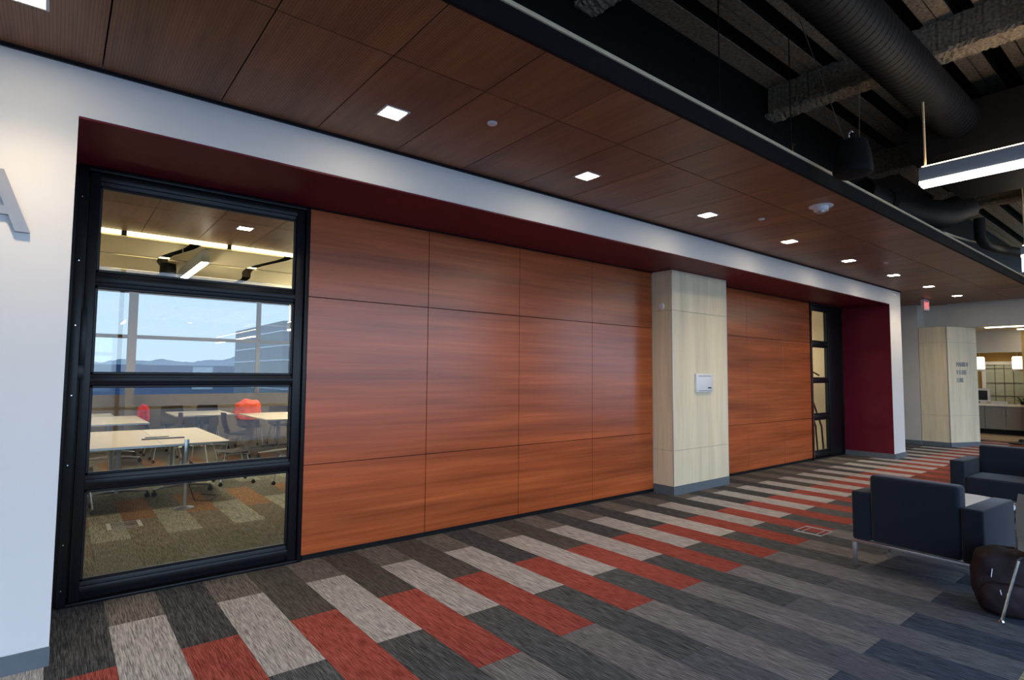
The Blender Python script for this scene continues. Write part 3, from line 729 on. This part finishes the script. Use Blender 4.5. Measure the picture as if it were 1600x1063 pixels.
# cove tubes along the edge of the wood ceiling and over the cloud gaps
for r, (yy, zz, lab) in enumerate(((8.585, 3.345, 'long bright cove light along the edge of the classroom wood ceiling'), (9.985, 3.335, 'thin light line showing through the first gap between ceiling clouds'), (11.355, 3.335, 'thin light line showing through the second gap between ceiling clouds'))):
    t = thing('cove_light', lab, 'strip light', (0, yy, zz)); 
    for k in range(-2, 6): box('tube', (1.22*k+.02+.6, -.006, -.03 if r == 0 else -.018, 1.22*k+(1.18 if r == 0 else .75)+.6, .012, .025 if r == 0 else 0), 'cove', t)
    box('channel', (-2.4, .013, -.018, 7.5, .02, .05), 'blackpaint', t)
# ceiling clouds with S-shaped ends
n = 0
rows = [(8.61, 9.90), (10.01, 11.27), (11.38, 12.67), (12.78, 14.1)]
nm = ['first', 'second', 'third', 'fourth']; cn = ['left of the dark S-shaped gap, outermost', 'left of the first dark S-shaped gap', 'between the two dark S-shaped gaps', 'right of the second dark S-shaped gap', 'one panel right of the second dark gap', 'hidden farther right']
for ri, (y0, y1) in enumerate(rows):
    for ci, k in enumerate(range(-2, 3)):
        x0 = 1.36+1.24*k; x1 = x0+1.10
        def S(x, t, a=.10): return x + a*math.cos(math.pi*(t+ri))
        N = 10; pts = [(S(x0, i/N), y0+(y1-y0)*i/N) for i in range(N+1)] + [(S(x1, 1-i/N), y1-(y1-y0)*i/N) for i in range(N+1)]
        bm = bmesh.new(); bm_prism(bm, pts, 'z', 3.30, 3.312)
        tag(obj('ceiling_cloud', bm, 'cloud'), 'beige ceiling cloud, %s row, %s' % (nm[ri], cn[ci]), 'ceiling panel', 'acoustic ceiling clouds')
sp2 = thing('hanging_speaker', 'black drum speaker hanging below the beige ceiling clouds in the classroom', 'speaker', (1.30, 10.3, 3.02))
bm = bmesh.new(); bm_lathe(bm, [(.10, 0), (.12, .03), (.11, .27)], 20); obj('housing', bm, 'blackpaint', sp2, smooth=True)
bm = bmesh.new(); bm_tube(bm, [(0, 0, .27), (0, 0, 1.28)], .012, 8); obj('suspension_rod', bm, 'duct', sp2)
pendant(1.53, 8.66, 10.6, 3.10, 'bright linear pendant light seen through the top pane of the glass door', 'classlight', 'classroom pendant lights')
for x, y0, lab in ((4.2, 8.7, 'bright linear pendant light in the classroom behind the cherry panels, near one'), (4.2, 11.2, 'bright linear pendant light in the classroom behind the cherry panels, far one'), (-1.2, 11.2, 'bright linear pendant light at the far left of the classroom'), (11.6, 5.9, 'unseen linear pendant added behind the far glass door to light its wall'), (8.0, 9.0, 'bright linear pendant light at the far right of the classroom')):  # the one behind the far door is an unseen extra, washing its wall
    pendant(x, y0, y0+2.4, 2.6, lab, 'classlight', 'classroom pendant lights')
# far windows
win = empty_struct('window_2')
xs_m = [-3, -1.2, .0, 1.28, 3.9, 6.5, 9.1, 11.7, 13.4]
boxes('window_frame', [(-3, CY1-.03, 3.34, 13.4, CY1+.1, 4.4)] + [(x-.045, CY1-.02, 1.06, x+.045, CY1+.08, 3.34) for x in xs_m] + [(-3, CY1-.02, 2.33, 13.4, CY1+.06, 2.41), (-3, CY1-.02, 1.03, 13.4, CY1+.08, 1.09)], 'spandrel', win)
box('glass_pane', (-3, CY1+.02, 1.06, 13.4, CY1+.03, 3.34), 'tint', win)
struct(box('wall_classroom_sill', (-3, CY1-.03, 0, 13.4, CY1+.1, 1.03), 'spandrel'))
tag(boxes('post', [(1.17, CY1-.32, 0, 1.33, CY1-.16, 3.34)], 'spandrel'), 'brown-grey square post in front of the classroom windows', 'post')
# outdoors
struct(box('ground', (-1500, -1500, -4.6, 1500, 1500, -4.0), 'grass'))
struct(box('ground_paving', (-200, -400, -3.99, 300, 12, -3.95), 'paving'))
def hill(name, y, h, m, seed, x0=-900, x1=1500, base=-4, depth=60):
    rnd = random.Random(seed); bm = bmesh.new(); N = 900; ph = [rnd.uniform(0, 6.28) for _ in range(6)]
    rings = []
    for i in range(N+1):
        x = x0+(x1-x0)*i/N; u = i/N
        q = x*60/y; hh = h*(.74+.15*math.sin(q/4.5+ph[0])+.08*math.sin(q/1.7+ph[1])+.03*math.sin(q/.5+ph[2])+rnd.uniform(-.03, .03))
        rings.append([bm.verts.new((x, y-depth, base)), bm.verts.new((x, y-depth*.5, base+hh*.6)), bm.verts.new((x, y, base+hh)), bm.verts.new((x, y+depth, base))])
    for a, b in zip(rings, rings[1:]):
        for k in range(3): bm.faces.new((a[k], a[k+1], b[k+1], b[k]))
    return struct(obj(name, bm, m))
hill('hill', 240, 10, 'woods', 3); hill('hill', 520, 23, 'hazewoods', 5, depth=90)
nb = thing('blue_reflection_block', 'low blue block outside the classroom windows, standing in for a glass reflection', 'building')  # solid block put in for a blue reflection in the door glass
box('wall', (-2, 46, -4, 15.5, 50, 2.1), 'bluereflect', nb); box('door', (7.6, 45.9, .4, 8.9, 46, 2.0), 'whitelam', nb)
nb2 = thing('grey_reflection_block', 'grey banded block right of the classroom window view, standing in for a reflection', 'building')  # grey block takes the place of an interior reflection in the glass
box('wall', (9.0, 30, -4, 20, 40, 4.3), 'greyreflect', nb2)
for k in range(8): box('block_band', (8.96, 29.96, -1.5+.75*k, 20.04, 40.04, -1.5+.75*k+.06), 'whitelam', nb2)

# tables
def table(label, x, y, w_, l_, group='classroom tables', parts=True):
    t = thing('classroom_table', label, 'table', (x, y, 0), 0, group)
    bm = bmesh.new(); bm_box(bm, 0, 0, .715, w_, l_, .745, bevel=.004, seg=1); obj('tabletop', bm, 'tabletop', t)
    boxes('edge_band', [(-.003, -.003, .718, w_+.003, .0, .742), (w_, 0, .718, w_+.003, l_, .742)], 'alu', t)
    for yy in (l_*.40, l_-.30) if w_ < 1 else (l_*.3, l_*.75):
        bm = bmesh.new(); bm_tube(bm, [(w_/2, yy, .09), (w_/2, yy, .715)], .032, 14); lg = obj('leg', bm, 'alu_p', t, smooth=True)
        bm = bmesh.new(); N = 8
        pts = [((-.02+w_+.04)*0 + .03+(w_-.06)*i/N, yy, .085+.035*math.sin(math.pi*i/N)) for i in range(N+1)]
        bm_tube(bm, pts, .02, 8, radii=[.012+.014*math.sin(math.pi*i/N) for i in range(N+1)]); obj('foot', bm, 'alu', lg, smooth=True)
        for px_ in (.035, w_-.035):
            bm = bmesh.new(); bm_tube(bm, [(px_, yy-.018, .032), (px_, yy+.018, .032)], .032, 14); bm_tube(bm, [(px_, yy, .05), (px_, yy, .085)], .014, 8); obj('caster', bm, 'plastic_b', lg, smooth=True)
    return t
table('cream table end-on by the glass door, right one of the near pair', 1.005, 7.72, .715, 2.15)
table('cream table end-on by the glass door, left one of the near pair', .285, 7.72, .715, 2.15)
table('cream table in the second row at the left of the classroom', .30, 11.2, .95, 2.0)
table('cream table at the right of the classroom view, second row', 3.0, 10.8, 1.3, 2.0)
table('cream table farther back in the middle of the classroom', 1.85, 12.6, 1.05, 1.5)
table('cream table near the classroom windows on the left', -.4, 13.4, 1.3, .8)
hp = thing('power_hatch', 'black power hatch lying open across the near cream tables', 'outlet', (1.02, 8.35, .745))
boxes('hatch_lid', [(-.16, .0, .0, .30, .05, .014)], 'plastic_b', hp); boxes('hatch_slot', [(-.10, .25, .0, .16, .29, .008)], 'plastic_b', hp)
# floor post with a sign holder
st = thing('floor_stand', 'silver floor stand with a round base in front of the near classroom tables', 'stand', (1.235, 7.64, 0))
bm = bmesh.new(); bm_lathe(bm, [(.105, 0), (.105, .008), (.05, .022), (.025, .03)], 28); obj('base', bm, 'alu', st, smooth=True)
bm = bmesh.new(); bm_tube(bm, [(0, 0, .02), (0, 0, .56)], .022, 16); obj('pole', bm, 'alu', st, smooth=True)
boxes('head', [(-.024, -.014, .54, .024, .014, .80)], 'alu', st, bevel=.004)
bm = bmesh.new(); bm_tube(bm, [(.03, 0, .55), (.09, .02, .50), (.10, .03, .35), (.05, .05, .25), (.12, .10, .06), (.3, .25, .012), (.45, .5, .012), (.3, .7, .012)], .006, 6); obj('cable', bm, 'plastic_b', st, smooth=True)
fb2 = floor_box('rectangular silver floor outlet box in the classroom carpet behind the glass door', .47, 7.02, .30, .30)
# chairs in the classroom
chs = [(-.02, 8.1, 0, 'left of the near table pair'), (2.25, 9.0, 180, 'right of the near tables'), (2.50, 11.7, 0, 'at the left side of the right-hand table'),
       (2.1, 10.7, 150, 'behind the near tables, left of the right-hand table'), (1.38, 13.0, 0, 'under the red and black jacket'), (2.05, 14.62, 270, 'behind the middle back table'), (2.75, 14.62, 265, 'by the window, right of the middle back table'),
       (.15, 14.66, 270, 'by the windows on the left'), (3.95, 13.3, 270, 'behind the right-hand table'), (2.9, 8.3, 190, 'at the right edge of the lower panes'), (1.78, 11.9, 180, 'right of the second row table'),
       (3.3, 13.3, 270, 'under the orange jacket')]
first = None
for x, y, a, lab in chs:
    L_ = 'dark castered shell chair, ' + lab
    if first is None: first = shell_chair(L_, (x, y, 0), math.radians(a), 'shell', 'alu', 'classroom chairs', True)
    else: dup(first, (x, y, 0), math.radians(a), L_)
def jacket(label, x, y, m, sz):
    t = thing('jacket', label, 'jacket', (x, y, .56), 0); blob('cloth', (0, 0, .20), sz, m, t, 2, .08, 3); return t
jacket('bright orange jacket over a chair back near the classroom windows', 3.3, 13.34, 'orange', (.26, .10, .24))
jacket('red and black jacket over a chair back beside the window post', 1.34, 13.0, 'redfab', (.09, .22, .20))
# handrail behind the far glass door
hr = thing('handrail', 'bent dark metal handrail behind the far glass door', 'handrail', (-.50, 0, 0))
for k, dx in enumerate((0, .12)):
    bm = bmesh.new(); bm_tube(bm, [(13.1, 5.53+dx, 1.72), (13.1, 5.53+dx, 1.35), (13.1, 5.28+dx, .55), (13.1, 5.25+dx, 0)], .018, 8); obj('bar', bm, 'black', hr)
bm = bmesh.new(); bm_tube(bm, [(13.1, 5.75, 1.70), (13.1, 5.5, 1.74), (13.1, 5.3, 1.62)], .016, 8); obj('bar', bm, 'black', hr)

# ================================================================== FAR RECEPTION
rc = thing('reception_counter', 'long counter with a cream top and taupe cupboards across the far hall', 'counter', (21.0, 1.0, 0))
box('plinth', (.06, 0, 0, .6, 5.2, .14), 'blackpaint', rc); box('worktop', (-.04, 0, .80, .65, 5.2, .85), 'counter', rc)
box('carcass', (.02, 0, .14, .6, 5.2, .80), 'cabinet', rc)
for k in range(11):
    y = .0+.47*k; d_ = box('door', (0, y+.006, .15, .018, y+.464, .79), 'cabinet', rc)
    yy = y+.42 if k % 2 else y+.04
    box('handle', (-.02, yy, .55, -.01, yy+.015, .72), 'alu', d_)
struct(box('wall_reception', (20.4, -5, 0, 20.7, 3.40, 3.0), 'maple_y'))if False else None
MT['maple_y'] = mat('warm_maple', (.50, .34, .15), .5, noise=.05)
struct(box('wall_reception', (20.7, -5, 0, 20.95, 3.37, 2.93), 'maple_y'))
struct(box('wall_soffit', (20.7, 3.37, 2.33, 20.95, 6.3, 2.93), 'bulk'))
struct(box('wall_reception_back', (22.9, 2.5, 0, 23.0, 6.3, 2.93), 'olive'))
struct(box('wall_hall_left', (17.0, 4.9, 0, 20.7, 5.0, 2.93), 'greywall'))
wn = empty_struct('window_3')
boxes('window_frame', [(22.84, 3.66, .75, 22.9, 3.72, 2.10), (22.84, 4.60, .75, 22.9, 4.70, 2.10), (22.84, 3.66, 2.02, 22.9, 4.70, 2.12)], 'whitelam', wn)
box('glass_pane', (22.87, 3.72, .75, 22.89, 4.60, 2.02), 'winpane', wn)
bm = bmesh.new()
for k in range(1, 4): bm_box(bm, 22.855, 3.72+.22*k-.008, .75, 22.868, 3.72+.22*k+.008, 2.02)
for z in (1.05, 1.45, 1.9): bm_box(bm, 22.855, 3.72, z-.008, 22.868, 4.60, z+.008)
obj('glazing_bar', bm, 'shell', wn)
wn2 = empty_struct('window_4'); box('glass_pane', (22.86, 4.80, 1.2, 22.89, 5.3, 2.0), 'winpane', wn2)
def shade_lamp(y, lab):
    t = thing('pendant_lamp', lab, 'pendant lamp', (20.85, y, 1.80), 0, 'glowing cylinder pendants')
    bm = bmesh.new(); bm_lathe(bm, [(.11, .06), (.12, .09), (.12, .38), (.10, .42)], 20); obj('shade', bm, 'shadelit', t, smooth=True)
    bm = bmesh.new(); bm_lathe(bm, [(.14, 0), (.14, .06)], 20); obj('collar', bm, 'plastic_w', t)
    bm = bmesh.new(); bm_tube(bm, [(0, 0, .4), (0, 0, 1.13)], .006, 6); obj('stem', bm, 'alu', t)
    return t
for y, lab in ((4.42, 'glowing cylinder pendant lamp over the reception counter, left one'), (3.57, 'glowing cylinder pendant lamp over the reception counter, right one')):
    q = shade_lamp(y, lab); q.location.x = 21.3
# things on the counter
m1 = thing('monitor', 'small dark computer monitor on the reception counter', 'monitor', (21.5, 4.42, .85)); box('screen', (-.01, -.11, .10, .01, .11, .38), 'screen', m1); box('bezel', (.0, -.17, .06, .03, .17, .44), 'plastic_w', m1); box('stand', (-.05, -.06, 0, .06, .06, .06), 'plastic_w', m1)
tr = thing('paper_tray', 'pale stacked paper tray on the reception counter', 'tray', (21.3, 3.85, .85)); 
for k in range(3): box('tray', (-.1, -.05, .03*k, .15, .35, .03*k+.015), 'plastic_w', tr)
box('post', (-.09, -.04, 0, -.08, -.03, .09), 'plastic_w', tr)
pl = thing('potted_plant', 'dark leafy plant on the reception counter', 'plant', (21.35, 3.50, .85)); bm = bmesh.new(); bm_lathe(bm, [(.05, 0), (.07, .1)], 12); obj('pot', bm, 'plastic_b', pl)
bm = bmesh.new(); rnd = random.Random(4)
for k in range(26):
    a = rnd.uniform(0, 6.28); r_ = rnd.uniform(.08, .22); h_ = rnd.uniform(.12, .30)
    bm_prism(bm, [(0, 0), (.03, .06), (0, .14), (-.03, .06)], 'z', 0, .003)
    vs = bm.verts[-8:]; bmesh.ops.transform(bm, matrix=Matrix.Translation((0, 0, h_*.5)) @ Matrix.Rotation(a, 4, 'Z') @ Matrix.Translation((0, r_*.4, 0)) @ Matrix.Rotation(rnd.uniform(-.2, .9), 4, 'X'), verts=vs)
obj('foliage', bm, 'leaf', pl)
# hall linear lights
def strip(x, y0, y1, lab):
    t = thing('ceiling_strip_light', lab, 'ceiling light', (x, y0, 2.905)); box('diffuser', (-.05, 0, .0, .05, y1-y0, .02), 'striplit', t); box('housing', (-.06, -.01, .02, .06, y1-y0+.01, .024), 'plastic_w', t)
strip(18.95, 1.5, 3.78, 'long ceiling strip light in the far hall, nearer one'); strip(20.2, 1.5, 3.35, 'ceiling strip light in the far hall, farther one')
downlight(22.0, 4.3, 'small square downlight over the far reception counter', 2.929)
struct(box('ceiling_reception', (20.95, 2.5, 2.929+.002, 22.9, 6.3, 2.96), 'beige'))
kb = thing('pedestal_base', 'round dark metal pedestal base by the far reception wall', 'pedestal', (18.3, 3.05, 0)); bm = bmesh.new(); bm_lathe(bm, [(.26, 0), (.26, .03), (.08, .06), (.05, .12)], 24); obj('base', bm, 'duct', kb, smooth=True)
